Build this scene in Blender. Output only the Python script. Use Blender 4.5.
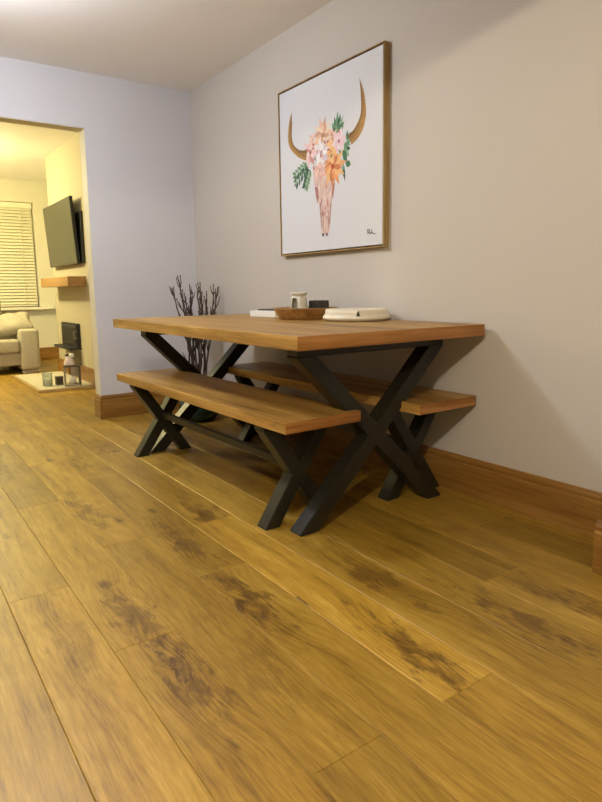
import bpy, bmesh, math, random
from mathutils import Vector, Matrix
random.seed(7)
for o in list(bpy.data.objects): bpy.data.objects.remove(o)
scene = bpy.context.scene
C = scene.collection
R = math.radians

# ------------------------------------------------------------------ camera
cam_d = bpy.data.cameras.new('camera'); cam = bpy.data.objects.new('camera', cam_d); C.objects.link(cam)
rx, ry, rz = 1.4277, -0.0139, -0.6184
cam.matrix_world = Matrix.Translation((0, 0, .92)) @ (Matrix.Rotation(rz, 4, 'Z') @ Matrix.Rotation(rx, 4, 'X') @ Matrix.Rotation(ry, 4, 'Z'))
cam_d.sensor_fit = 'VERTICAL'; cam_d.sensor_height = 32.0
cam_d.lens = 606.93 / 802 * 32.0
cam_d.shift_x = -7.51 / 802; cam_d.shift_y = -24.08 / 802
cam_d.clip_start = .01
scene.camera = cam

# ------------------------------------------------------------------ world, lights, exposure
w = bpy.data.worlds.new('world'); scene.world = w; w.use_nodes = True
w.node_tree.nodes['Background'].inputs[0].default_value = (.02, .025, .04, 1)
w.node_tree.nodes['Background'].inputs[1].default_value = .3
vs = scene.view_settings
vs.view_transform = 'Standard'; vs.look = 'None'; vs.gamma = 1; vs.use_curve_mapping = False
vs.exposure = 0.04

def lamp(name, loc, power, col, radius):
    l = bpy.data.lights.new(name, 'POINT'); l.energy = power; l.color = col; l.shadow_soft_size = radius
    o = bpy.data.objects.new(name, l); C.objects.link(o); o.location = loc; LAMPS.append((loc, col)); return o
LAMPS = []
WARM = (1.0, .885, .69); COOL = (.88, .92, 1.0); GOLD = (1.0, .86, .42)
lamp('kitchen_ceiling_lamp', (-.8, -.2, 2.16), 152, WARM, .045)
lamp('dining_ceiling_lamp', (.3, 3.08, 2.16), 64, COOL, .06)
lamp('living_ceiling_lamp', (.30, 7.2, 2.1), 168, GOLD, .10)

# ------------------------------------------------------------------ shared dimensions
XW, YB, H = 2.10, 4.4485, 2.407       # right wall, dividing wall, ceiling
XL, YF, YN = -2.3, 9.0, -3.0          # left wall, living room window wall, kitchen end
XO, ZO = 1.303, 2.041                 # opening to the living room
BBH, BBT = .172, .02                  # skirting

# ------------------------------------------------------------------ node helpers
class NT:
    def __init__(s, name):
        s.m = bpy.data.materials.new(name); s.m.use_nodes = True
        s.t = s.m.node_tree; s.b = s.t.nodes['Principled BSDF']
    def n(s, typ, **kw):
        nd = s.t.nodes.new(typ)
        for k, v in kw.items(): setattr(nd, k, v)
        return nd
    def put(s, sock, v):
        if v is None: return
        if isinstance(v, bpy.types.NodeSocket): s.t.links.new(v, sock)
        else:
            if sock.type == 'RGBA' and len(v) == 3: v = (*v, 1)
            sock.default_value = v
    def math(s, op, a, b=None, c=None, clamp=False):
        nd = s.n('ShaderNodeMath', operation=op, use_clamp=clamp)
        for i, v in enumerate((a, b, c)): s.put(nd.inputs[i], v)
        return nd.outputs[0]
    def comb(s, x=0., y=0., z=0.):
        nd = s.n('ShaderNodeCombineXYZ')
        for i, v in enumerate((x, y, z)): s.put(nd.inputs[i], v)
        return nd.outputs[0]
    def sep(s, v):
        nd = s.n('ShaderNodeSeparateXYZ'); s.put(nd.inputs[0], v); return nd.outputs
    def noise(s, vec, scale=1., detail=2., rough=.5, dist=0.):
        nd = s.n('ShaderNodeTexNoise'); s.put(nd.inputs['Vector'], vec)
        s.put(nd.inputs['Scale'], scale); s.put(nd.inputs['Detail'], detail); s.put(nd.inputs['Roughness'], rough); s.put(nd.inputs['Distortion'], dist)
        return nd.outputs[0]
    def mix(s, f, a, b, mode='MIX'):
        nd = s.n('ShaderNodeMix', data_type='RGBA', blend_type=mode, clamp_result=False)
        s.put(nd.inputs[0], f); s.put(nd.inputs[6], a); s.put(nd.inputs[7], b); return nd.outputs[2]
    def smooth(s, v, a, b, lo=0., hi=1.):
        nd = s.n('ShaderNodeMapRange', interpolation_type='SMOOTHSTEP')
        for i, x in enumerate((v, a, b, lo, hi)): s.put(nd.inputs[i], x)
        return nd.outputs[0]
    def ramp(s, f, stops):
        nd = s.n('ShaderNodeValToRGB'); e = nd.color_ramp.elements
        while len(e) < len(stops): e.new(.5)
        for el, (p, c) in zip(e, stops): el.position = p; el.color = (*c, 1)
        s.put(nd.inputs[0], f); return nd.outputs[0]
    def bump(s, h, strength=.1, dist=.01):
        nd = s.n('ShaderNodeBump'); s.put(nd.inputs['Height'], h)
        nd.inputs['Strength'].default_value = strength; nd.inputs['Distance'].default_value = dist
        s.t.links.new(nd.outputs[0], s.b.inputs['Normal'])
    def set(s, **kw):
        for k, v in kw.items(): s.put(s.b.inputs[k.replace('_', ' ')], v)
        return s.m
    def obj(s): return s.n('ShaderNodeTexCoord').outputs['Object']

def plain(name, col, rough=.5, metal=0., var=.08, scale=8., bump=0., **kw):
    m = NT(name); o = m.obj(); f = m.noise(o, scale, 3.)
    d = tuple(c * (1 - var) for c in col); l = tuple(min(1, c * (1 + var)) for c in col)
    m.set(Base_Color=m.mix(f, d, l), Roughness=rough, Metallic=metal, **kw)
    if bump: m.bump(m.noise(o, scale * 14, 2.), bump, .004)
    return m.m

def paint(name, col):
    m = NT(name); o = m.obj()
    f = m.noise(o, 1.6, 3.); f2 = m.noise(o, 26., 2.)
    c = m.mix(f, tuple(x * .965 for x in col), tuple(min(1, x * 1.03) for x in col))
    m.set(Base_Color=m.mix(m.math('MULTIPLY', f2, .05), c, (.55, .52, .5)), Roughness=.62, Specular_IOR_Level=.25)
    m.bump(m.noise(o, 160., 2.), .06, .002); return m.m

def floor_wood():
    m = NT('oak_laminate'); o = m.sep(m.obj()); oi = m.n('ShaderNodeObjectInfo')
    col = m.n('ShaderNodeSeparateColor'); m.t.links.new(oi.outputs['Color'], col.inputs[0])
    tone, kx, ky = col.outputs; ks = oi.outputs['Alpha']
    r = m.math('MULTIPLY', oi.outputs['Random'], 53.)
    x, y = o[0], o[1]
    wv = m.comb(m.math('MULTIPLY', x, 7.), m.math('MULTIPLY', y, 1.7), r)
    warp = m.math('SUBTRACT', m.noise(wv, 1., 2.), .5)
    wv2 = m.comb(m.math('MULTIPLY', x, 34.), m.math('MULTIPLY', y, 17.), r)
    jag = m.math('SUBTRACT', m.noise(wv2, 1., 4., .65), .5)
    # one large knot per board, drawn out along the grain
    dx = m.math('DIVIDE', m.math('SUBTRACT', x, m.math('MULTIPLY', kx, .1776)), .062)
    dy = m.math('DIVIDE', m.math('SUBTRACT', y, m.math('MULTIPLY', ky, 1.3)), .16)
    d2 = m.math('ADD', m.math('MULTIPLY', dx, dx), m.math('MULTIPLY', dy, dy))
    dist = m.math('SQRT', d2)
    near = m.math('MULTIPLY', m.smooth(dist, 2.4, .1), ks)
    # growth rings that flow round the knot
    g = m.math('ADD', m.math('ADD', x, m.math('MULTIPLY', warp, .030)), m.math('MULTIPLY', m.math('MULTIPLY', near, dist), .050))
    rings = m.math('SINE', m.math('MULTIPLY', m.math('ADD', g, m.math('MULTIPLY', jag, .012)), 460.))
    rings = m.math('MULTIPLY_ADD', rings, .5, .5)
    broad = m.noise(m.comb(m.math('MULTIPLY', g, 15.), m.math('MULTIPLY', y, .8), r), 1., 3.)
    mid = m.noise(m.comb(m.math('MULTIPLY', g, 48.), m.math('MULTIPLY', y, 2.6), r), 1., 3., .6)
    fine = m.noise(m.comb(m.math('MULTIPLY', g, 150.), m.math('MULTIPLY', y, 11.), r), 1., 4., .65)
    cloud = m.noise(m.comb(m.math('MULTIPLY', x, 8.), m.math('MULTIPLY', y, 4.), r), 1.3, 4., .6)
    v = m.math('ADD', m.math('ADD', m.math('MULTIPLY', broad, .34), m.math('MULTIPLY', fine, .40)), m.math('MULTIPLY', mid, .26))
    v = m.math('ADD', v, m.math('MULTIPLY', m.math('SUBTRACT', rings, .5), m.math('MULTIPLY', near, .10)))
    v = m.math('ADD', v, m.math('MULTIPLY', m.math('SUBTRACT', cloud, .5), .22))
    c = m.ramp(v, [(.33, (.150, .074, .007)), (.45, (.315, .180, .021)), (.55, (.425, .256, .036)), (.70, (.58, .385, .088))])
    t = m.math('MULTIPLY_ADD', tone, .76, .53)
    c = m.mix(1., c, m.comb(t, m.math('MULTIPLY', t, 1.0), m.math('MULTIPLY_ADD', tone, .8, .45)), 'MULTIPLY')
    # knot cores and the dark torn grain beside them
    blot = m.math('SUBTRACT', m.noise(m.comb(m.math('MULTIPLY', x, 26.), m.math('MULTIPLY', y, 12.), r), 1., 3., .6), .5)
    ld = m.math('SQRT', m.math('ADD', m.math('MULTIPLY', m.math('MULTIPLY', dx, 1.25), m.math('MULTIPLY', dx, 1.25)), m.math('MULTIPLY', m.math('MULTIPLY', dy, .62), m.math('MULTIPLY', dy, .62))))
    halo = m.math('MULTIPLY', m.smooth(m.math('ADD', ld, m.math('MULTIPLY', blot, 4.5)), 1.25, .05), ks, clamp=True)
    tear = m.noise(m.comb(m.math('MULTIPLY', g, 85.), m.math('MULTIPLY', y, 13.), r), 1., 4., .7, .8)
    crack = m.smooth(tear, .50, .63)
    core = m.smooth(m.math('ADD', dist, m.math('MULTIPLY', blot, 5.5)), .75, .05)
    km = m.math('MULTIPLY', m.math('MAXIMUM', m.math('MULTIPLY', core, m.math('MULTIPLY_ADD', crack, .55, .40)), m.math('MULTIPLY', m.smooth(m.math('ADD', ld, m.math('MULTIPLY', blot, 3.)), 1.7, .2), crack)), ks, clamp=True)
    c = m.mix(m.math('MULTIPLY', halo, .58), c, (.145, .070, .008))
    # small scattered knots and dark flecks
    vo = m.n('ShaderNodeTexVoronoi'); m.put(vo.inputs['Vector'], m.comb(m.math('MULTIPLY', x, 7.5), m.math('MULTIPLY', y, 3.2), r)); vo.inputs['Scale'].default_value = 1.
    vc = m.n('ShaderNodeSeparateColor'); m.t.links.new(vo.outputs['Color'], vc.inputs[0])
    pick = m.smooth(vc.outputs[0], .62, .66)
    small = m.math('MULTIPLY', m.smooth(m.math('ADD', vo.outputs['Distance'], m.math('MULTIPLY', jag, .35)), .19, .05), pick)
    streak = m.math('MULTIPLY', m.smooth(broad, .34, .22), m.smooth(tear, .46, .68))
    dark = m.math('MAXIMUM', m.math('MULTIPLY', km, .97), m.math('MAXIMUM', m.math('MULTIPLY', small, .72), m.math('MULTIPLY', streak, .55)))
    c = m.mix(dark, c, (.062, .026, .005))
    m.set(Base_Color=c, Roughness=m.math('MULTIPLY_ADD', fine, .16, .34), Specular_IOR_Level=.52)
    m.bump(m.math('SUBTRACT', fine, m.math('MULTIPLY', dark, .6)), .16, .002)
    return m.m

def wood(name, light, mid, dark, axis='Y', rough=.5, k=1., knots=True):
    m = NT(name); o = m.sep(m.obj()); oi = m.n('ShaderNodeObjectInfo')
    r = m.math('MULTIPLY', oi.outputs['Random'], 31.)
    a = {'X': 0, 'Y': 1, 'Z': 2}[axis]; others = [i for i in range(3) if i != a]
    def vec(across, along):
        cs = [None] * 3
        cs[a] = m.math('MULTIPLY_ADD', o[a], along * k, r)
        for i in others: cs[i] = m.math('MULTIPLY', o[i], across * k)
        return m.comb(*cs)
    warp = m.noise(vec(6., 1.2), 1., 2.)
    broad = m.noise(vec(16., 1.1), 1., 3., .5, .4)
    fine = m.noise(vec(110., 5.), 1., 4., .65)
    v = m.math('ADD', m.math('MULTIPLY', broad, .6), m.math('MULTIPLY', fine, .4))
    c = m.ramp(v, [(.34, dark), (.5, mid), (.64, light)])
    if knots:
        fl = m.math('MULTIPLY', m.smooth(m.noise(vec(13., 5.), 1., 3.), .66, .76), m.smooth(fine, .3, .6))
        c = m.mix(m.math('MULTIPLY', fl, .6), c, tuple(x * .35 for x in dark))
    m.set(Base_Color=c, Roughness=rough, Specular_IOR_Level=.4)
    m.bump(fine, .12, .002); return m.m

M = {}
M['floor'] = floor_wood()
M['subfloor'] = plain('floor_gap', (.10, .055, .02), .8)
M['wall_right'] = paint('greige_wall_paint', (.585, .542, .487))
M['wall_back'] = paint('lilac_grey_wall', (.64, .635, .66))  # bluer grey than the right wall
M['wall_left'] = paint('bounce_damping_wall_grey', (.22, .21, .195))  # unseen walls, grey chosen dark to cut bounced light
M['cream'] = paint('cream_wall_paint', (.70, .67, .54))
M['taupe'] = paint('taupe_wall_paint', (.46, .415, .30))
M['ceiling'] = paint('ceiling_paint', (.90, .88, .86))
M['skirt'] = wood('skirting_oak', (.345, .180, .045), (.26, .124, .025), (.165, .073, .011), 'Y', .38)
M['skirt_x'] = wood('skirting_oak_x', (.345, .180, .045), (.26, .124, .025), (.165, .073, .011), 'X', .38)
M['table'] = wood('mango_wood', (.52, .315, .085), (.37, .20, .042), (.16, .072, .011), 'Y', .42)
M['endgrain'] = wood('mango_end_grain', (.48, .235, .070), (.31, .130, .027), (.15, .052, .009), 'X', .5, .6)
M['metal'] = plain('gunmetal_paint', (.021, .0185, .011), .42, .2, .15, 20., .04)
M['rubber'] = plain('black_rubber', (.012, .012, .012), .7)
M['gold'] = wood('gold_frame_wood', (.48, .34, .14), (.36, .235, .085), (.25, .15, .045), 'Z', .4, 1., False)
M['frame_dark'] = plain('dark_inner_frame', (.06, .05, .035), .5)
M['canvas'] = plain('white_canvas', (.70, .71, .735), .8, 0, .03, 60., .05)
M['ceramic'] = plain('cream_ceramic', (.72, .68, .58), .28, 0, .04)
M['white'] = plain('white_card', (.80, .79, .75), .55, 0, .03)
M['darkbook'] = plain('dark_cloth', (.05, .055, .05), .6)
M['bowl'] = wood('bowl_wood', (.44, .25, .085), (.32, .16, .045), (.18, .08, .02), 'X', .5, 2.)
M['darkglass'] = plain('dark_glass', (.05, .045, .04), .2)
M['wax'] = plain('candle_wax', (.75, .70, .58), .5)
M['tin'] = plain('cream_tin', (.80, .74, .60), .32, 0, .05, 14.)
M['ink'] = plain('dark_ink', (.03, .035, .02), .6)
M['green'] = plain('dark_green_glaze', (.006, .035, .026), .12, 0, .5, 9.)
M['twig'] = plain('twig_bark', (.075, .048, .034), .8, 0, .4, 40.)
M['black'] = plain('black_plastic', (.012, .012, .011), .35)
M['screen'] = plain('tv_screen', (.016, .017, .010), .3, 0, .05)
M['stove'] = plain('black_steel', (.010, .010, .009), .5)
M['slate'] = plain('black_slate', (.014, .014, .014), .5)
M['hearth'] = plain('pale_hearth_stone', (.60, .56, .42), .4, 0, .18, 9.)
M['hearth_edge'] = wood('hearth_trim', (.46, .33, .13), (.40, .27, .10), (.32, .2, .07), 'Y', .4)
M['sofa'] = plain('beige_sofa_weave', (.42, .38, .29), .95, 0, .16, 30., .25)
M['pillow'] = plain('oatmeal_cushion_weave', (.40, .36, .27), .95, 0, .22, 16., .3)
M['blind'] = plain('cream_blind_slat', (.80, .76, .58), .5, 0, .03)
M['upvc'] = plain('white_window_frame', (.80, .77, .64), .35, 0, .03)
M['pink'] = plain('pale_pink_felt', (.72, .60, .56), .9, 0, .15, 30.)
M['lantern'] = plain('lantern_iron', (.10, .09, .07), .45, .3)
M['basket'] = plain('dark_wicker', (.07, .05, .025), .8, 0, .5, 60.)
M['pewter'] = plain('worn_pewter', (.30, .27, .20), .4, .3)
g = NT('night_glass'); M['pane'] = g.set(Base_Color=(.01, .012, .02), Roughness=.05)
g = NT('smoky_glass'); M['glass'] = g.set(Base_Color=(.80, .86, .78), Roughness=.06, Transmission_Weight=.75, IOR=1.3)

# ------------------------------------------------------------------ mesh helpers
def link(name, bm, mat, parent=None, smooth=False, loc=None):
    me = bpy.data.meshes.new(name); bm.normal_update(); bm.to_mesh(me); bm.free()
    if mat: me.materials.append(mat)
    if smooth:
        for p in me.polygons: p.use_smooth = True
    o = bpy.data.objects.new(name, me); C.objects.link(o)
    if parent: o.parent = parent
    if loc: o.location = loc
    return o
def tag(o, label=None, cat=None, group=None, kind=None):
    if label: o['label'] = label
    if cat: o['category'] = cat
    if group: o['group'] = group
    if kind: o['kind'] = kind
    return o
def empty(name, loc, label, cat, rotz=0., group=None):
    o = bpy.data.objects.new(name, None); C.objects.link(o); o.empty_display_size = .1
    o.location = loc; o.rotation_euler = (0, 0, rotz); return tag(o, label, cat, group)
def box(bm, x0, x1, y0, y1, z0, z1, bev=0., mtx=None, seg=1):
    v = [bm.verts.new((x, y, z)) for z in (z0, z1) for y in (y0, y1) for x in (x0, x1)]
    fs = [bm.faces.new([v[i] for i in f]) for f in ((0, 2, 3, 1), (4, 5, 7, 6), (0, 1, 5, 4), (2, 6, 7, 3), (0, 4, 6, 2), (1, 3, 7, 5))]
    if bev:
        es = list({e for f in fs for e in f.edges})
        r = bmesh.ops.bevel(bm, geom=es, offset=bev, segments=seg, profile=.6, affect='EDGES')
        v = list({q for q in v if q.is_valid} | {q for f in r['faces'] for q in f.verts})
    if mtx: bmesh.ops.transform(bm, matrix=mtx, verts=v)
    return v
def B(name, x0, x1, y0, y1, z0, z1, mat, parent=None, bev=0., seg=1, smooth=False):
    bm = bmesh.new(); box(bm, x0, x1, y0, y1, z0, z1, bev, None, seg); return link(name, bm, mat, parent, smooth)
def bar(bm, p, q, wdt, dep, bev=.003):
    """bar from p to q in a plane of constant y, width in plane, depth along y, ends cut level"""
    p, q = Vector(p), Vector(q); d = (q - p); hw = wdt / 2 * d.length / abs(d.z)
    y0, y1 = p.y - dep / 2, p.y + dep / 2
    vs_ = [bm.verts.new(c) for c in ((p.x - hw, y0, p.z), (p.x + hw, y0, p.z), (p.x + hw, y1, p.z), (p.x - hw, y1, p.z),
                                     (q.x - hw, y0, q.z), (q.x + hw, y0, q.z), (q.x + hw, y1, q.z), (q.x - hw, y1, q.z))]
    fs = [bm.faces.new([vs_[i] for i in f]) for f in ((3, 2, 1, 0), (4, 5, 6, 7), (0, 1, 5, 4), (1, 2, 6, 5), (2, 3, 7, 6), (3, 0, 4, 7))]
    bmesh.ops.bevel(bm, geom=list({e for f in fs for e in f.edges}), offset=bev, segments=2, affect='EDGES')
def lathe(bm, prof, seg=40, c=(0, 0, 0)):
    rings = []
    for r, z in prof:
        if r < 1e-5: rings.append([bm.verts.new((c[0], c[1], c[2] + z))])
        else: rings.append([bm.verts.new((c[0] + r * math.cos(2 * math.pi * i / seg), c[1] + r * math.sin(2 * math.pi * i / seg), c[2] + z)) for i in range(seg)])
    for a, b in zip(rings, rings[1:]):
        for i in range(seg):
            j = (i + 1) % seg
            if len(a) == 1 and len(b) == 1: continue
            if len(a) == 1: bm.faces.new((a[0], b[j], b[i]))
            elif len(b) == 1: bm.faces.new((a[i], a[j], b[0]))
            else: bm.faces.new((a[i], a[j], b[j], b[i]))
    bmesh.ops.recalc_face_normals(bm, faces=bm.faces[:])
def tube(bm, pts, radii, seg=6):
    rings = []; n = len(pts); pts = [Vector(p) for p in pts]
    for i, p in enumerate(pts):
        t = (pts[min(i + 1, n - 1)] - pts[max(i - 1, 0)]).normalized()
        a = t.cross(Vector((.31, .9, .2))).normalized(); b = t.cross(a)
        rings.append([bm.verts.new(p + (a * math.cos(6.2832 * k / seg) + b * math.sin(6.2832 * k / seg)) * radii[i]) for k in range(seg)])
    for a, b in zip(rings, rings[1:]):
        for k in range(seg): bm.faces.new((a[k], a[(k + 1) % seg], b[(k + 1) % seg], b[k]))
    bm.faces.new(rings[0][::-1]); bm.faces.new(rings[-1])
def extrude_profile(bm, prof, p0, p1, out):
    """skirting: prof is a list of (depth, height); runs from p0 to p1; out is the unit vector away from the wall"""
    p0, p1, out = Vector(p0), Vector(p1), Vector(out)
    a = [bm.verts.new(p0 + out * d + Vector((0, 0, z))) for d, z in prof]
    b = [bm.verts.new(p1 + out * d + Vector((0, 0, z))) for d, z in prof]
    n = len(prof)
    for i in range(n): bm.faces.new((a[i], a[(i + 1) % n], b[(i + 1) % n], b[i]))
    bm.faces.new(a[::-1]); bm.faces.new(b); bmesh.ops.recalc_face_normals(bm, faces=bm.faces[:])
SK = [(0, 0), (BBT, 0), (BBT, .132), (BBT - .002, .138), (BBT - .005, .140), (BBT - .005, .146), (BBT - .003, .152), (BBT - .004, .158), (BBT - .009, .166), (.008, BBH), (0, BBH)]
def skirting(name, p0, p1, out, mat):
    bm = bmesh.new(); extrude_profile(bm, SK, p0, p1, out); return tag(link(name, bm, mat), kind='structure')
def struct(name, x0, x1, y0, y1, z0, z1, mat, parent=None):
    o = B(name, x0, x1, y0, y1, z0, z1, mat, parent)
    if not parent: tag(o, kind='structure')
    return o

# ------------------------------------------------------------------ structure: floor of single planks
floor = struct('floor', XL - .1, XW + .1, YN - .1, YF + .1, -.06, -.0075, M['subfloor'])
PW, PL, PX0 = .1776, 1.30, .247
joint = {1: 1.48, 3: 1.73, 4: .845, 9: 1.46, 0: .62, 2: 2.15, 5: 1.78, 6: .55, 7: 1.15, 8: .30, 10: .9}
# boards whose figure can be read in the photograph: (row, y of the knot) -> knot x, strength, tone
feature = [(1, 1.326, .539, 1.0, .50), (1, 1.62, .53, .75, .50), (3, 1.50, .835, 1.0, .40), (3, 1.99, .85, .9, .34), (4, .985, 1.05, .95, .78), (4, 2.22, 1.05, .75, .45),
           (5, 1.40, 1.232, .85, .42), (6, .95, 1.39, .95, .36), (7, .86, 1.59, .9, .40), (2, 2.587, .66, .7, .55), (2, 1.2, .70, .35, .40), (3, 3.34, .84, .75, .5), (4, 3.6, 1.05, .7, .5), (-1, 1.2, .15, 0., .5), (-1, 2.4, .15, 0., .5), (-1, .2, .15, 0., .45), (0, 1.6, .35, .3, .62)]
plank_mesh = {}
def plank(x0, x1, y0, y1, color):
    wd, ln = x1 - x0, y1 - y0; key = (round(wd, 4), round(ln, 4))
    if key not in plank_mesh:
        bm = bmesh.new(); e = .00035; i = .0019
        def ring(off, z): return [bm.verts.new(c) for c in ((off, off, z), (wd - off, off, z), (wd - off, ln - off, z), (off, ln - off, z))]
        r0, r1, r2 = ring(e, -.0075), ring(e, -.0011), ring(i, 0)
        for a, b in ((r0, r1), (r1, r2)):
            for k in range(4): bm.faces.new((a[k], a[(k + 1) % 4], b[(k + 1) % 4], b[k]))
        bm.faces.new(r2)
        me = bpy.data.meshes.new('plank'); bm.to_mesh(me); bm.free(); me.materials.append(M['floor']); plank_mesh[key] = me
    o = bpy.data.objects.new('plank', plank_mesh[key]); C.objects.link(o)
    o.location = (x0, y0, 0); o.parent = floor; o.color = color
rng = random.Random(11)
for i in range(-14, 11):
    x0 = max(XL, PX0 + i * PW); x1 = min(XW, PX0 + (i + 1) * PW)
    if x1 - x0 < .01: continue
    j = joint.get(i, rng.uniform(0, PL)); y = j - math.ceil((j - YN) / PL) * PL
    while y < YF:
        y0, y1 = max(y, YN), min(y + PL, YF)
        tone, kx, ky, ks = rng.uniform(.18, .66), rng.uniform(.25, .75), rng.uniform(.1, .9), rng.choice((0, .35, .55, .8))
        for (fi, fy, fx, fs, ft) in feature:
            if fi == i and y0 <= fy < y1: tone, kx, ky, ks = ft, (fx - x0) / .1776, (fy - y0) / PL, fs
        plank(x0, x1, y0, y1, (tone, kx, ky, ks))
        y += PL

# walls, ceiling
ceil = struct('ceiling', XL - .1, XW + .1, YN - .1, YF + .1, H, H + .1, M['ceiling'])
# plain pendant bulbs where the three lamps hang (all outside the picture)
for (lx, ly, lz), lc in LAMPS:
    g = NT('lit_bulb'); bulb_m = g.set(Base_Color=(.8, .8, .8), Emission_Color=lc, Emission_Strength=12.)
    bm = bmesh.new(); lathe(bm, [(0, -.016), (.008, -.013), (.013, -.004), (.013, .004), (.008, .018), (.006, .045), (0, .045)], 20)
    pb = link('bulb', bm, bulb_m, ceil, True, (lx, ly, lz))
    bm = bmesh.new(); lathe(bm, [(0, .080), (.012, .080), (.012, .055), (.009, .045), (0, .045)], 16); link('bulb_cap', bm, M['upvc'], ceil, True, (lx, ly, lz))
    bm = bmesh.new(); tube(bm, [(lx, ly, lz + .078), (lx, ly, H - .02)], [.003, .003]); link('flex', bm, M['upvc'], ceil)
    bm = bmesh.new(); lathe(bm, [(0, 0), (.035, -.002), (.04, -.015), (.015, -.028), (0, -.028)], 24); link('ceiling_rose', bm, M['upvc'], ceil, True, (lx, ly, H))
struct('wall_right', XW, XW + .1, YN, YF, 0, H, M['wall_right'])
struct('wall_left', XL - .1, XL, YN, YF, 0, H, M['wall_left'])
struct('wall_near', XL, XW, YN - .1, YN, 0, H, M['wall_left'])
WT = .12
struct('wall_back', XO, XW, YB, YB + WT, 0, H, M['wall_back'])
struct('wall_back_left', XL, -.55, YB, YB + WT, 0, H, M['wall_back'])
struct('wall_back_header', -.55, XO, YB, YB + WT, ZO, H, M['wall_back'])
# cream lining of the opening, belonging to the lit room beyond
t1 = B('trim_1', XO - .004, XO + .0, YB + .004, YB + WT, BBH, ZO, M['cream']); tag(t1, kind='structure')
t2 = B('trim_2', -.55, XO, YB + .004, YB + WT, ZO - .004, ZO, M['cream']); tag(t2, kind='structure')
# nib and header of the opening the camera looks through
struct('wall_nib', 1.84, XW, .86, .965, 0, H, M['wall_right'])
struct('wall_nib_left', XL, -1.9, .86, .965, 0, H, M['wall_right'])
struct('wall_nib_header', -1.9, 1.84, .86, .965, 2.03, H, M['wall_right'])
# living room
struct('wall_window_left', XL, .1, YF, YF + .2, 0, H, M['cream'])
WX0, WX1, WZ0, WZ1 = .1, 1.885, .735, 2.125
struct('wall_window_right', WX1, XW, YF, YF + .2, 0, H, M['cream'])
struct('wall_window_below', .1, WX1, YF, YF + .2, 0, WZ0, M['cream'])
struct('wall_window_above', .1, WX1, YF, YF + .2, WZ1, H, M['cream'])
struct('wall_living_back', XO, XW, YB + WT, YB + WT + .01, 0, H, M['cream'])
struct('wall_living_right', XW - .01, XW, YB + WT + .01, YF, 0, H, M['cream'])
# chimney breast with a niche under the fire
CX, CY0, CY1 = 1.72, 5.85, 7.42
cb = bmesh.new()
NY0, NY1, NZ1 = 6.48, 6.95, .315
box(cb, CX, XW - .01, CY0, NY0, 0, H); box(cb, CX, XW - .01, NY1, CY1, 0, H); box(cb, CX, XW - .01, NY0, NY1, NZ1, H); box(cb, CX + .2, XW - .01, NY0, NY1, 0, NZ1)
tag(link('wall_chimney_breast', cb, M['taupe']), kind='structure')
# skirting boards
skirting('baseboard_right', (XW, .965, 0), (XW, YB, 0), (-1, 0, 0), M['skirt'])
skirting('baseboard_back', (XO, YB, 0), (XW - BBT, YB, 0), (0, -1, 0), M['skirt_x'])
bm = bmesh.new(); extrude_profile(bm, SK, (XO, YB - BBT, 0), (XO, YB + WT, 0), (-1, 0, 0)); tag(link('baseboard_opening', bm, M['skirt']), kind='structure')
skirting('baseboard_nib', (1.84, .86, 0), (1.84, .985, 0), (-1, 0, 0), M['skirt'])
skirting('baseboard_nib_return', (1.84, .965, 0), (XW - BBT, .965, 0), (0, 1, 0), M['skirt_x'])
skirting('baseboard_chimney', (CX, CY0, 0), (CX, NY0, 0), (-1, 0, 0), M['skirt'])
skirting('baseboard_chimney_far', (CX, NY1, 0), (CX, CY1 + BBT, 0), (-1, 0, 0), M['skirt'])
skirting('baseboard_window', (XL, YF, 0), (XW - .01, YF, 0), (0, -1, 0), M['skirt_x'])
# window
win = B('window_1', WX0, WX1, YF + .12, YF + .135, WZ0, WZ1, M['pane']); tag(win, kind='structure')
bm = bmesh.new()
for a in ((WX0, WX0 + .06, WZ0, WZ1), (WX1 - .06, WX1, WZ0, WZ1), (WX0, WX1, WZ0, WZ0 + .06), (WX0, WX1, WZ1 - .06, WZ1), (.96, 1.02, WZ0, WZ1)):
    box(bm, a[0], a[1], YF + .09, YF + .15, a[2], a[3], .004)
link('window_frame', bm, M['upvc'], win)
B('window_sill', WX0 - .14, 2.04, YF - .10, YF + .09, WZ0 - .035, WZ0, M['upvc'], win, .006, 2)

# ------------------------------------------------------------------ venetian blind
bl = empty('venetian_blind', (0, YF + .05, WZ0), 'cream horizontal slatted blind drawn closed over the living room window', 'blind')
B('head_rail', WX0 + .01, WX1 - .012, -.03, .03, WZ1 - WZ0 - .075, WZ1 - WZ0 - .004, M['blind'], bl, .004)
sm = bmesh.new(); box(sm, WX0 + .015, WX1 - .02, -.025, .025, -.0012, .0012)
bmesh.ops.rotate(sm, cent=(0, 0, 0), matrix=Matrix.Rotation(R(53), 3, 'X'), verts=sm.verts[:])
proto = link('slat', sm, M['blind'], bl, loc=(0, 0, .06)); nsl = 31
for k in range(1, nsl):
    c = proto.copy(); C.objects.link(c); c.parent = bl; c.location = (0, 0, .06 + k * (WZ1 - WZ0 - .145) / (nsl - 1))
B('bottom_rail', WX0 + .015, WX1 - .02, -.025, .025, .01, .03, M['blind'], bl, .003)
for xx in (.35, 1.0, 1.72):
    B('ladder_cord', xx - .003, xx + .003, -.027, -.025, .03, WZ1 - WZ0 - .07, M['blind'], bl)

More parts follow.
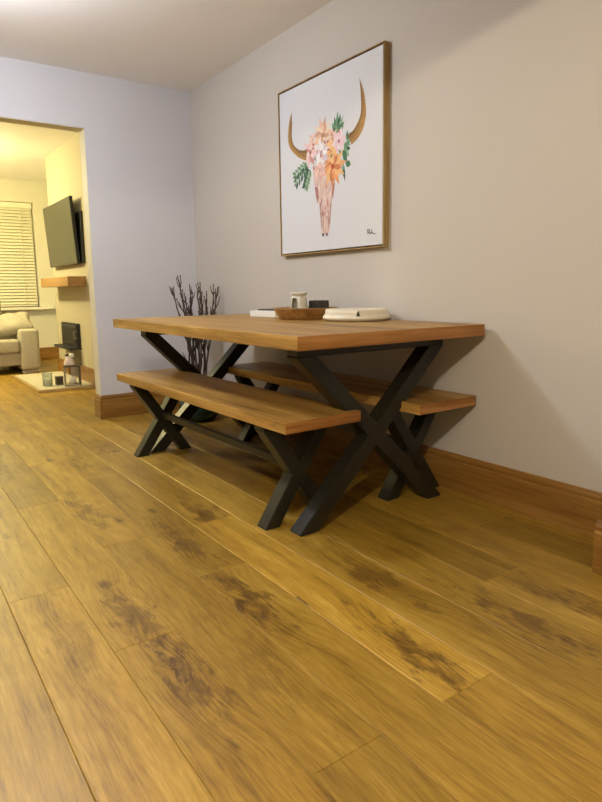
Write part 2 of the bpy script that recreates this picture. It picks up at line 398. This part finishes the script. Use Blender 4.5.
# ------------------------------------------------------------------ dining table
TX0, TX1, TY0, TY1, TZ, TT = 1.122, 2.070, 1.636, 3.5175, .7676, .049
tc = ((TX0 + TX1) / 2, (TY0 + TY1) / 2)
tb = empty('dining_table', (tc[0], tc[1], 0), 'large wooden dining table with black crossed metal legs', 'table')
hx, hy = (TX1 - TX0) / 2, (TY1 - TY0) / 2
top = B('tabletop', -hx, hx, -hy, hy, TZ - TT, TZ, M['table'], tb, .003, 2)
top.data.materials.append(M['endgrain'])
for p in top.data.polygons:
    if abs(p.normal.y) > .9: p.material_index = 1
def x_frame(parent, y, half, ztop, wdt, dep, rail=.03, xc=0.):
    for s in (-1, 1):
        bm = bmesh.new(); bar(bm, (xc - s * half, y, .004), (xc + s * half, y, ztop - rail), wdt, dep - (.003 if s > 0 else 0)); lg = link('leg', bm, M['metal'], parent)
        ft = bmesh.new(); box(ft, xc - s * half - wdt * .6, xc - s * half + wdt * .6, y - dep * .45, y + dep * .45, 0, .005); link('foot_pad', ft, M['rubber'], lg)
    hwid = half + wdt * .62
    B('top_rail', xc - hwid, xc + hwid, y - dep * .5, y + dep * .5, ztop - rail, ztop, M['metal'], parent, .003)
for yy in (1.825 - tc[1], 3.33 - tc[1]):
    x_frame(tb, yy, .340, TZ - TT, .064, .075, .042, .012)
for (bx, by) in ((-.25, -.52), (.05, -.62), (.3, -.52), (-.25, .52), (.3, .52)):
    bm = bmesh.new(); box(bm, bx - .03, bx + .03, by - .015, by + .015, TZ - TT - .006, TZ - TT, .001); box(bm, bx - .012, bx + .012, by - .012, by + .012, TZ - TT - .03, TZ - TT - .006, .002)
    link('bracket', bm, M['metal'], tb)

# ------------------------------------------------------------------ benches
def bench(x0, x1, y0, y1, zt, rot, label, fy, tilt=0):
    c = ((x0 + x1) / 2, (y0 + y1) / 2)
    b = empty('dining_bench', (c[0], c[1], 0), label, 'bench', rot, 'pair of matching dining benches')
    hx, hy = (x1 - x0) / 2, (y1 - y0) / 2
    s = B('seat', -hx, hx, -hy, hy, zt - .042, zt, M['table'], b, .003, 2); s.data.materials.append(M['endgrain'])
    for p in s.data.polygons:
        if abs(p.normal.y) > .9: p.material_index = 1
    for yy in fy: x_frame(b, yy - c[1], .130, zt - .042, .056, .07, .02)
    bm = bmesh.new(); box(bm, -.0125, .0125, fy[0] - c[1] + .034, fy[1] - c[1] - .034, .205, .240, .003); link('stretcher', bm, M['metal'], b)
    return b
bench(1.130, 1.484, 1.755, 3.495, .454, R(.9), 'wooden bench nearest the camera, in front of the dining table', (1.955, 3.29))
bench(1.742, 2.085, 1.685, 3.40, .456, 0, 'wooden bench against the wall, behind the dining table legs', (1.91, 3.20))

# ------------------------------------------------------------------ framed picture
PY0, PY1, PZ0, PZ1 = 2.2525, 3.1762, 1.123, 2.069
pw, ph = PY1 - PY0, PZ1 - PZ0
pic = empty('framed_picture', (XW, (PY0 + PY1) / 2, PZ0), 'large square framed canvas print of a horned skull with flowers', 'picture')
def PB(name, u0, u1, v0, v1, d0, d1, mat, bev=0.):     # local: x = -depth from the wall, y mirrored across, z up
    return B(name, -d1, -d0, pw / 2 - u1, pw / 2 - u0, v0, v1, mat, pic, bev)
FD, FW = .036, .006
PB('frame_side', 0, FW, 0, ph, .001, FD, M['gold'], .001); PB('frame_side', pw - FW, pw, 0, ph, .001, FD, M['gold'], .001)
PB('frame_rail', FW, pw - FW, 0, FW, .001, FD, M['gold'], .001); PB('frame_rail', FW, pw - FW, ph - FW, ph, .001, FD, M['gold'], .001)
PB('backing', FW, pw - FW, FW, ph - FW, .002, .010, M['frame_dark'])
PB('canvas', FW + .007, pw - FW - .007, FW + .007, ph - FW - .007, .010, FD - .004, M['canvas'])
CD = FD - .004
_pm = {}
def print_mat(col):
    k = tuple(round(c, 3) for c in col)
    if k not in _pm: _pm[k] = plain('print_colour', col, .75, 0, .22, 45.)
    return _pm[k]
layer = [0]
def flat(name, polys, cols, parent=pic, lift=None):
    """printed shapes in picture coordinates (u right, v up, 0..1), a hair proud of the canvas"""
    layer[0] += 1; d = CD + .00012 * layer[0]
    bm = bmesh.new(); mats = []
    for pts, col in zip(polys, cols):
        m = print_mat(col)
        if m not in mats: mats.append(m)
        d += .000004
        vs_ = [bm.verts.new((-d, pw / 2 - u * pw, v * ph)) for u, v in pts]
        f = bm.faces.new(vs_); f.material_index = mats.index(m)
    bm.normal_update()
    for f in bm.faces:
        if f.normal.x > 0: f.normal_flip()
    bmesh.ops.triangulate(bm, faces=bm.faces[:])
    o = link(name, bm, None, parent)
    for m in mats: o.data.materials.append(m)
    return o
def bez(pts, n=14):
    """Catmull-Rom through the points"""
    out = []
    P = [pts[0]] + pts + [pts[-1]]
    for i in range(1, len(P) - 2):
        p0, p1, p2, p3 = P[i - 1:i + 3]
        for k in range(n):
            t = k / n
            out.append(tuple(.5 * (2 * p1[a] + (p2[a] - p0[a]) * t + (2 * p0[a] - 5 * p1[a] + 4 * p2[a] - p3[a]) * t * t + (3 * p1[a] - p0[a] - 3 * p2[a] + p3[a]) * t ** 3) for a in (0, 1)))
    out.append(pts[-1]); return out
def horn(outer, inner, light, dark):
    o, i = bez(outer), bez(inner); n = min(len(o), len(i)); o, i = o[:n], i[:n]
    polys, cols = [], []
    for k in range(n - 1):
        t = k / (n - 1)
        for a, b, sh in ((0, .34, 0.), (.34, .68, .5), (.68, 1., 1.)):
            def L(q, s): return (o[q][0] * (1 - s) + i[q][0] * s, o[q][1] * (1 - s) + i[q][1] * s)
            polys.append([L(k, a), L(k + 1, a), L(k + 1, b), L(k, b)])
            q = min(1, max(0, .55 * sh + .5 * abs(t - .55) + .12 * math.sin(k * 2.3)))
            cols.append(tuple(round(light[c] * (1 - q) + dark[c] * q, 1 if 0 else 2) for c in range(3)))
    flat('print_horn', polys, cols)
HL, HD = (.50, .28, .075), (.11, .055, .020)
horn([(.149, .854), (.118, .79), (.106, .707), (.122, .655), (.162, .617), (.225, .575), (.30, .545)],
     [(.149, .854), (.152, .79), (.148, .717), (.160, .672), (.188, .643), (.24, .615), (.31, .605)], HL, HD)
horn([(.800, .880), (.838, .80), (.855, .711), (.850, .66), (.825, .613), (.79, .580), (.735, .555)],
     [(.800, .880), (.812, .80), (.815, .721), (.803, .68), (.774, .646), (.745, .625), (.70, .612)], HL, HD)
# skull
flat('print_skull', [[(.368, .50), (.60, .50), (.592, .42), (.577, .36), (.556, .30), (.545, .241), (.535, .19), (.530, .150), (.524, .112), (.508, .095), (.488, .104), (.470, .095), (.453, .100), (.446, .15), (.437, .21), (.423, .28), (.40, .34), (.380, .40)]], [(.70, .52, .46)])
sk = []; skc = []
for k in range(46):
    v0 = rng.uniform(.13, .47); hw = .028 + (v0 - .1) * .21; uc = .492; u0 = uc + rng.uniform(-hw, hw) * .95
    l, ww = rng.uniform(.018, .055), rng.uniform(.004, .012)
    sk.append([(u0, v0), (u0 + ww, v0 + l * .5), (u0 + ww * .2, v0 + l), (u0 - ww, v0 + l * .5)])
    skc.append(rng.choice([(.78, .63, .58), (.52, .26, .22), (.74, .50, .40), (.62, .36, .34), (.80, .68, .62), (.45, .22, .20)]))
sk += [[(.385, .385), (.415, .375), (.425, .32), (.412, .285), (.398, .32)], [(.585, .385), (.565, .375), (.552, .32), (.562, .29), (.572, .33)],
       [(.462, .23), (.474, .23), (.470, .13), (.462, .12)], [(.512, .23), (.523, .23), (.520, .13), (.512, .12)],
       [(.436, .29), (.448, .27), (.452, .14), (.446, .14)], [(.537, .27), (.546, .27), (.534, .15), (.528, .15)],
       [(.455, .112), (.478, .105), (.470, .090), (.456, .094)], [(.492, .110), (.512, .106), (.506, .088), (.494, .092)]]
skc += [(.42, .19, .17), (.46, .20, .16), (.50, .30, .26), (.50, .30, .26), (.36, .2, .18), (.36, .2, .18), (.10, .06, .06), (.10, .06, .06)]
flat('print_skull_detail', sk, skc)
def leaf(u, v, ang, ln, wd): 
    a = R(ang); c, s = math.cos(a), math.sin(a)
    pts = [(0, 0), (.3, .8), (.6, .9), (1, 0), (.6, -.9), (.3, -.8)]
    return [(u + (x * ln) * c - y * wd / 2 * s, v + (x * ln) * s + y * wd / 2 * c) for x, y in pts]
G = [(.07, .18, .09), (.16, .30, .16), (.03, .10, .06), (.26, .40, .25)]
lf = [leaf(.60, .63, a, l * .95, .034) for a, l in ((100, .11), (84, .135), (70, .12), (55, .115), (40, .10), (118, .09), (130, .07), (28, .08), (62, .07), (92, .07))]
lf += [leaf(.655, .55, a, l, .040) for a, l in ((-10, .07), (-40, .075), (-65, .09), (20, .06))] + [leaf(.655, .48, -80, .11, .024), leaf(.66, .50, -95, .09, .02), leaf(.68, .47, -20, .05, .04)]
lf += [leaf(.69, .59, a, l, .02) for a, l in ((40, .05), (10, .05), (-20, .05), (80, .05), (-50, .05))]
for (u0, v0, u1, v1) in ((.33, .52, .19, .43), (.34, .50, .29, .40), (.32, .53, .18, .475)):
    for k in range(5):
        t = (k + .5) / 5; uu, vv = u0 + (u1 - u0) * t, v0 + (v1 - v0) * t; a = math.degrees(math.atan2(v1 - v0, u1 - u0))
        lf += [leaf(uu, vv, a + 42, .050, .024), leaf(uu, vv, a - 42, .050, .024)]
    lf.append(leaf(u1, v1, math.degrees(math.atan2(v1 - v0, u1 - u0)), .03, .014))
flat('print_leaves', lf, [G[k % 4] for k in range(len(lf))])
def flower(u, v, r, n, cols, core, rot=0, wd=.42, two=True):
    P, K = [], []
    for lay, sc in ((0, 1.), (1, .66)) if two else ((0, 1.),):
        for k in range(n):
            P.append(leaf(u, v, rot + 360 * k / n + lay * 180 / n, r * sc * (.92 + .16 * rng.random()), r * wd)); K.append(cols[(k + lay) % len(cols)])
    P.append([(u + r * .14 * math.cos(R(45 * k)), v + r * .14 * math.sin(R(45 * k))) for k in range(8)]); K.append(core)
    flat('print_flower', P, K)
flower(.47, .655, .105, 11, [(.78, .52, .36), (.84, .66, .50), (.62, .36, .24)], (.45, .22, .10), 8, .28)
flower(.56, .62, .06, 8, [(.80, .60, .48), (.74, .5, .4)], (.5, .3, .2), 0)
flower(.345, .585, .095, 9, [(.80, .56, .52), (.60, .28, .26), (.84, .68, .64)], (.4, .18, .16), 15, .28)
flower(.37, .65, .05, 8, [(.80, .62, .55), (.74, .5, .42)], (.55, .35, .25), 0)
flower(.565, .47, .125, 11, [(.80, .36, .15), (.86, .50, .22), (.62, .22, .08)], (.48, .10, .04), 4, .27)
flower(.545, .555, .075, 8, [(.82, .52, .24), (.80, .44, .2)], (.6, .25, .1), 20)
flower(.44, .47, .07, 7, [(.82, .56, .48), (.74, .46, .40)], (.6, .35, .3), 20)
flower(.455, .565, .092, 8, [(.84, .76, .76), (.70, .56, .62), (.88, .83, .82)], (.50, .32, .38), 10, .36)
flower(.623, .595, .072, 6, [(.82, .58, .62), (.80, .68, .70)], (.45, .10, .16), 10, .62)
buds = [leaf(rng.uniform(.34, .66), rng.uniform(.50, .66), rng.uniform(0, 360), .03, .014) for k in range(16)]
tag(flat('print_berries', buds, [rng.choice([(.40, .14, .10), (.12, .2, .1), (.6, .3, .2)]) for _ in buds]), kind='stuff')
sg = []
def stroke(a, b, wd=.0018):
    du, dv = b[0] - a[0], b[1] - a[1]; l = math.hypot(du, dv) or 1; nu, nv = -dv / l * wd, du / l * wd
    sg.append([(a[0] - nu, a[1] - nv), (b[0] - nu, b[1] - nv), (b[0] + nu, b[1] + nv), (a[0] + nu, a[1] + nv)])
sp = [(.868, .094), (.872, .072), (.870, .098), (.886, .095), (.882, .084), (.874, .083), (.890, .074), (.897, .080), (.893, .073), (.902, .078), (.905, .098), (.904, .074), (.914, .079), (.917, .073), (.936, .070)]
for a, b in zip(sp, sp[1:]): stroke(a, b)
flat('print_signature', sg, [(.05, .05, .05)] * len(sg))

# ------------------------------------------------------------------ things on the table
RV = Vector((.815, -.58))            # rightwards, as the camera stands
bk = B('book', -.09, .09, -.115, .115, 0, .034, M['white'], None, .003, 2); bk.location = (1.915, 3.03, TZ); bk.rotation_euler.z = R(8)
tag(bk, 'thick white book lying on the dining table behind the wooden bowl', 'book')
b2 = B('book', -.07, .07, -.095, .095, 0, .008, M['darkbook'], None, .001); b2.location = (1.935, 3.03, TZ + .034); b2.rotation_euler.z = R(4)
tag(b2, 'slim dark book lying on top of the thick white book', 'book')
BC = (1.858, 2.628)
bm = bmesh.new(); lathe(bm, [(0, 0), (.135, 0), (.140, .004), (.170, .054), (.172, .058), (.166, .059), (.160, .056), (.134, .014), (.128, .010), (0, .010)], 56)
bw = link('wooden_bowl', bm, M['bowl'], None, True, (BC[0], BC[1], TZ)); tag(bw, 'shallow brown wooden bowl with flared sides on the dining table', 'bowl')
# wax burner
ob = empty('wax_burner', (BC[0] - .028, BC[1] + .020, TZ + .0105), 'cream ceramic wax burner with flared top standing in the wooden bowl', 'wax burner')
bm = bmesh.new(); seg = 48; prof = [(.0455, 0), (.0475, .005), (.0465, .040), (.043, .078), (.040, .098), (.036, .108)]
A0 = math.atan2(-.292, -.97)
rings = [[(r * math.cos(6.28318 * i / seg), r * math.sin(6.28318 * i / seg), z) for i in range(seg)] for r, z in prof]
vv = [[bm.verts.new(c) for c in rg] for rg in rings]
for k in range(len(prof) - 1):
    for i in range(seg):
        am = 6.28318 * (i + .5) / seg; da = abs((am - A0 + math.pi) % (2 * math.pi) - math.pi)
        if da < (0, .5, .48, .36, 0)[k]: continue
        bm.faces.new((vv[k][i], vv[k][(i + 1) % seg], vv[k + 1][(i + 1) % seg], vv[k + 1][i]))
bd = link('body', bm, M['ceramic'], ob, True)
so = bd.modifiers.new('wall', 'SOLIDIFY'); so.thickness = .004; so.offset = -1
bm = bmesh.new(); lathe(bm, [(0, .104), (.034, .106), (.038, .112), (.047, .122), (.047, .127), (.044, .128), (.034, .118), (0, .115)], 48); link('dish', bm, M['ceramic'], ob, True)
bm = bmesh.new(); lathe(bm, [(0, .0), (.019, 0), (.019, .016), (.012, .017), (0, .015)], 24); link('tealight', bm, M['wax'], ob, True)
# ribbed candle holder
co = empty('candle_holder', (BC[0] + .072, BC[1] - .02, TZ + .0105), 'dark ribbed glass candle holder standing in the wooden bowl', 'candle holder')
bm = bmesh.new(); seg = 72
def ribbed(r, z): return [bm.verts.new((r * (1 + .035 * (1 if (i // 2) % 2 else -1)) * math.cos(6.28318 * i / seg), r * (1 + .035 * (1 if (i // 2) % 2 else -1)) * math.sin(6.28318 * i / seg), z)) for i in range(seg)]
rr = [ribbed(.046, 0), ribbed(.052, .01), ribbed(.052, .078), ribbed(.050, .084)]
inn = [[bm.verts.new((.045 * math.cos(6.28318 * i / seg), .045 * math.sin(6.28318 * i / seg), z)) for i in range(seg)] for z in (.084, .050)]
for a, b in zip(rr + inn, (rr + inn)[1:]):
    for i in range(seg): bm.faces.new((a[i], a[(i + 1) % seg], b[(i + 1) % seg], b[i]))
bm.faces.new(inn[-1]); bm.faces.new(rr[0][::-1]); link('glass_cup', bm, M['darkglass'], co)
bm = bmesh.new(); lathe(bm, [(0, .051), (.044, .051), (.044, .055), (0, .056)], 36); link('wax', bm, M['darkbook'], co, True)
# cream round tin with tree motif
TCX, TCY = 1.918, 2.285
tn = empty('cake_tin', (TCX, TCY, TZ), 'wide round cream lidded tin with small tree motif beside the wooden bowl', 'tin')
bm = bmesh.new(); lathe(bm, [(0, 0), (.146, 0), (.152, .003), (.165, .012), (.166, .018), (.158, .028), (.154, .034), (0, .034)], 64); link('base', bm, M['tin'], tn, True)
bm = bmesh.new(); lathe(bm, [(.153, .0345), (.152, .052), (.150, .056), (.145, .057), (.142, .054), (0, .052)], 64); lid = link('lid', bm, M['tin'], tn, True)
am = math.atan2(-TCY, -TCX) + .05; bm = bmesh.new()
def onside(s, z, r=.158): a = am + s / r; return bm.verts.new((r * math.cos(a), r * math.sin(a), z))
for z0, hw, z1 in ((.026, .011, .038), (.034, .009, .045), (.041, .006, .051)):
    bm.faces.new((onside(-hw, z0), onside(hw, z0), onside(.0005, z1), onside(-.0005, z1)))
bm.faces.new((onside(-.002, .020), onside(.002, .020), onside(.002, .027), onside(-.002, .027)))
em = link('tree_motif', bm, M['ink'], tn); so = em.modifiers.new('t', 'SOLIDIFY'); so.thickness = .0035; so.offset = 0

# ------------------------------------------------------------------ twigs in a vase in the corner
VX, VY = 1.85, 3.95
bm = bmesh.new(); lathe(bm, [(0, 0), (.085, 0), (.10, .008), (.138, .05), (.150, .095), (.140, .14), (.105, .175), (.075, .190), (.070, .20), (.078, .212), (.072, .212), (.062, .20), (.066, .188), (.10, .165), (.13, .12), (.12, .05), (.09, .014), (0, .012)], 48)
vz = link('vase', bm, M['green'], None, True, (VX, VY, 0)); tag(vz, 'squat dark green glazed vase on the floor in the room corner', 'vase')
trng = random.Random(5)
def twig(tx, ty, tz, label):
    tx = min(tx + .03, XW - .05)
    bm = bmesh.new(); ax, ay = trng.uniform(-.03, .03), trng.uniform(-.03, .03)
    base = Vector((VX + ax * .9, VY + ay * .9, .0165)); tip = Vector((tx, ty, tz)); n = 12; pts = []
    mouth = Vector((VX + (tx - VX) * .12 + ax * .5, VY + (ty - VY) * .12 + ay * .5, .205))
    for k in range(n + 1):
        t = k / n
        if t < .2: p = base.lerp(mouth, t / .2)
        else: p = mouth.lerp(tip, (t - .2) / .8) + Vector((trng.uniform(-.012, .012), trng.uniform(-.012, .012), 0)) * (1 if k < n else 0)
        pts.append(p)
    tube(bm, pts, [.0085 * (1 - .60 * k / n) for k in range(n + 1)])
    for k in range(4, n):
        for _ in range(3 if k > 5 else 1):
            if trng.random() < .2: continue
            d = (pts[k] - pts[k - 1]).normalized(); sd = Vector((trng.uniform(-1, .8), trng.uniform(-1, 1), trng.uniform(-.1, .5))).normalized()
            q = pts[k]; l = trng.uniform(.05, .13) * (1 - .25 * k / n); sp_ = [q]
            for s in range(3):
                q = q + (d * (.95 + .2 * s) + sd * (.60 - .25 * s)).normalized() * l / 3 + Vector((trng.uniform(-.004, .004),) * 3); sp_.append(q)
            if max(p.x for p in sp_) > XW - .012: continue
            tube(bm, sp_, [.0046, .0040, .0032, .0020], 5)
            if trng.random() < .6:
                e = sp_[-1]; tube(bm, [e - d * .005, e + d * .004, e + d * .012], [.0016, .0055, .0016], 5)
    o = link('twig', bm, M['twig'], None, True); return tag(o, label, 'twig', 'bare twigs in the corner vase')
for a in ((1.70, 4.05, .955, 'bare brown twig leaning furthest left in the corner vase'), (1.755, 4.10, 1.03, 'tallest bare brown twig in the corner vase'),
          (1.80, 4.0, .97, 'bare brown twig just right of the tallest one in the corner vase'), (1.855, 4.12, .93, 'bare brown twig left of the room corner line, in the vase'),
          (1.905, 4.05, .985, 'straight bare brown twig in the middle of the corner vase'), (1.945, 4.15, .95, 'bare brown twig right of the middle of the corner vase'),
          (1.725, 3.98, .90, 'shorter bare brown twig beside the leftmost one in the corner vase'), (1.785, 4.06, .91, 'shorter bare brown twig behind the tallest one in the corner vase'), (1.99, 4.12, .90, 'shorter bare brown twig near the wall in the corner vase'), (1.875, 3.96, .92, 'front bare brown twig in the middle of the corner vase'),
          (2.015, 4.06, .97, 'bare brown twig second from the wall in the corner vase'), (2.045, 4.0, .945, 'bare brown twig leaning furthest right in the corner vase')):
    twig(*a)

# ------------------------------------------------------------------ living room: television
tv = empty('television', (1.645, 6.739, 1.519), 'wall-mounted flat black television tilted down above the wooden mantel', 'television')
pan = empty('tmp', (0, 0, 0), None, None)
bpy.data.objects.remove(pan)
tilt = Matrix.Rotation(-.06, 4, 'Y')
def TB(name, x0, x1, y0, y1, z0, z1, mat, parent, bev=0., rot=True):
    bm = bmesh.new(); box(bm, x0, x1, y0, y1, z0, z1, bev, tilt if rot else None); return link(name, bm, mat, parent)
ca = TB('casing', 0, .03, -.555, .555, -.319, .319, M['black'], tv, .004)
TB('screen', -.002, .001, -.545, .545, -.302, .310, M['screen'], tv)
TB('back_housing', .03, .05, -.38, .38, -.25, .15, M['black'], tv, .006)
TB('tv_shadow_plate', .055, .0749, -.63, -.10, -.315, .175, M['black'], tv, .003, False)  # black plate standing in for the television's shadow on the chimney breast
TB('bracket_arm', .03, .06, -.25, -.20, -.25, .1, M['black'], tv, .002, False)
TB('standby_light', -.004, -.001, -.50, -.48, -.314, -.308, M['pewter'], tv)
# mantel beam
mt = B('mantel_beam', 1.545, CX - .0005, 6.13, 7.27, .983, 1.077, wood('mantel_oak', (.42, .25, .09), (.33, .18, .055), (.22, .11, .03), 'Y', .5), None, .004, 2)
tag(mt, 'thick oak mantel beam on the chimney breast below the television', 'mantel')
# fire
fr = empty('stove', (CX - .0005, 6.78, .335), 'black inset stove with projecting slate ledge in the chimney breast', 'stove')
B('ledge', -.12, 0, -.33, .33, 0, .024, M['slate'], fr, .002)
B('body', -.03, 0, -.32, .32, .024, .268, M['stove'], fr, .004)
B('door_frame', -.038, -.03, -.29, .29, .045, .25, M['black'], fr, .002)
B('door_glass', -.040, -.036, -.25, .25, .075, .225, M['stove'], fr)
bm = bmesh.new(); tube(bm, [(-.03, -.30, .12), (-.06, -.30, .12), (-.06, -.30, .19), (-.03, -.30, .19)], [.005] * 4); link('door_handle', bm, M['pewter'], fr)
# log basket and coal bucket in the niche
bm = bmesh.new(); lathe(bm, [(0, 0), (.06, 0), (.075, .17), (.078, .175), (.07, .172), (.055, .01), (0, .01)], 28)
cbk = link('coal_bucket', bm, M['black'], None, True, (CX + .085, 6.575, 0)); tag(cbk, 'small black bucket in the niche below the stove', 'bucket')

# hearth
he = empty('hearth', (0, 0, 0), 'low pale stone hearth with wooden edge on the living room floor', 'hearth')
HX0, HX1, HY0, HY1 = 1.175, CX - BBT - .001, 5.96, 7.30
B('edge_trim', HX0, HX0 + .03, HY0, HY1, 0, .028, M['hearth_edge'], he, .002); B('edge_trim', HX0 + .03, HX1, HY0, HY0 + .03, 0, .028, M['hearth_edge'], he, .002); B('edge_trim', HX0 + .03, HX1, HY1 - .03, HY1, 0, .028, M['hearth_edge'], he, .002)
B('bed', HX0 + .03, HX1, HY0 + .03, HY1 - .03, 0, .020, M['subfloor'], he)
ys = [HY0 + .03 + (HY1 - HY0 - .06) * k / 3 for k in range(4)]; xm = (HX0 + .03 + HX1) / 2
for k in range(3):
    for xa, xb in ((HX0 + .03, xm), (xm, HX1)):
        B('tile', xa + .002, xb - .002, ys[k] + .002, ys[k + 1] - .002, .020, .029, M['hearth'], he, .0015)
HZ = .0292
# glass jar, basket, lantern with figurine
bm = bmesh.new(); lathe(bm, [(0, 0), (.040, 0), (.044, .004), (.046, .120), (.047, .128), (.043, .128), (.042, .12), (.040, .010), (0, .010)], 36)
gj = empty('glass_candle_jar', (1.312, 6.20, HZ), 'wide clear glass candle jar standing on the pale hearth', 'candle jar')
link('jar', bm, M['glass'], gj, True)
bm = bmesh.new(); lathe(bm, [(0, .0105), (.037, .0105), (.037, .07), (0, .068)], 28); link('candle', bm, M['wax'], gj, True)
bs = empty('basket', (1.425, 6.225, HZ), 'small dark wicker box between the glass jar and the lantern', 'basket')
B('body', -.032, .032, -.032, .032, 0, .076, M['basket'], bs, .004, 2); B('rim', -.035, .035, -.035, .035, .068, .08, M['basket'], bs, .003)
ln = empty('lantern', (1.517, 6.085, HZ), 'square iron lantern with open sides on the pale hearth', 'lantern', R(-12))
lw = .075
B('base', -lw, lw, -lw, lw, 0, .016, M['pewter'], ln, .002); B('roof', -lw, lw, -lw, lw, .185, .20, M['lantern'], ln, .002)
for sx in (-1, 1):
    for sy in (-1, 1): B('post', sx * (lw - .008) - .008, sx * (lw - .008) + .008, sy * (lw - .008) - .008, sy * (lw - .008) + .008, .016, .185, M['pewter'] if sx < 0 else M['lantern'], ln, .001)
bm = bmesh.new(); lathe(bm, [(0, .0165), (.034, .0165), (.034, .085), (.028, .09), (0, .088)], 24); link('candle', bm, M['wax'], ln, True)
fg = empty('figurine', (1.495, 6.085, HZ + .2005), 'small pale pink figurine with dark cap sitting on the iron lantern', 'figurine', R(-20))
bm = bmesh.new(); lathe(bm, [(0, 0), (.048, 0), (.050, .01), (.036, .055), (.022, .085), (0, .09)], 24); link('body', bm, M['pink'], fg, True)
bm = bmesh.new(); lathe(bm, [(0, 0), (.02, .005), (.027, .024), (.02, .042), (0, .048)], 20, (.024, 0, .066)); link('head', bm, M['white'], fg, True)
bm = bmesh.new(); lathe(bm, [(0, 0), (.022, .002), (.02, .018), (0, .026)], 20, (-.014, 0, .086)); link('cap', bm, M['darkbook'], fg, True)

# ------------------------------------------------------------------ sofa and cushion
sf = empty('sofa', (0, 7.55, 0), 'beige woven fabric sofa with wide square arms in the living room', 'sofa')
def soft(name, x0, x1, y0, y1, z0, z1, mat, parent, bev, puff=0.):
    bm = bmesh.new(); box(bm, x0, x1, y0, y1, z0, z1, bev, None, 4)
    return link(name, bm, mat, parent, True)
soft('base', -.55, 1.345, .03, .95, .10, .245, M['sofa'], sf, .02)
soft('arm', 1.335, 1.545, 0, .95, .035, .515, M['sofa'], sf, .045); soft('arm', -.76, -.54, 0, .95, .035, .515, M['sofa'], sf, .045)
soft('seat_cushion', .40, 1.333, -.005, .72, .247, .40, M['sofa'], sf, .04); soft('seat_cushion', -.535, .395, -.005, .72, .247, .40, M['sofa'], sf, .04)
soft('backrest', -.55, 1.34, .74, .95, .245, .62, M['sofa'], sf, .05)
soft('back_cushion', .42, 1.26, .55, .74, .405, .91, M['sofa'], sf, .06); soft('back_cushion', -.53, .41, .55, .74, .405, .91, M['sofa'], sf, .06)
for fx in (-.65, 1.44):
    for fy in (.08, .87): B('foot', fx - .09, fx + .09, fy - .06, fy + .06, 0, .036, M['sofa'], sf, .006)
# scatter cushion slumped over the arm
bm = bmesh.new(); n = 18; S = .225; grid = {}
for side in (1, -1):
    for i in range(n + 1):
        for j in range(n + 1):
            u, v = i / n * 2 - 1, j / n * 2 - 1; edge = i in (0, n) or j in (0, n)
            if side == -1 and edge: grid[(side, i, j)] = grid[(1, i, j)]; continue
            th = .085 * (max(0, (1 - u ** 4) * (1 - v ** 4))) ** .55 + .02 * math.sin(7 * u + 3 * v) * (1 - u * u) * (1 - v * v)
            pin = 1 - .10 * (1 - abs(v)) * abs(u) ** 3 if abs(u) > abs(v) else 1 - .10 * (1 - abs(u)) * abs(v) ** 3
            grid[(side, i, j)] = bm.verts.new((u * S * pin, side * th, v * S * .86 * pin))
    for i in range(n):
        for j in range(n): bm.faces.new([grid[(side, a, b)] for a, b in ((i, j), (i + 1, j), (i + 1, j + 1), (i, j + 1))])
bmesh.ops.recalc_face_normals(bm, faces=bm.faces[:])
sc = link('scatter_cushion', bm, M['pillow'], None, True, (1.305, 7.83, .565)); sc.rotation_euler = (R(-64), R(-9), R(-8))
tag(sc, 'crumpled oatmeal scatter cushion slumped against the sofa arm', 'cushion')
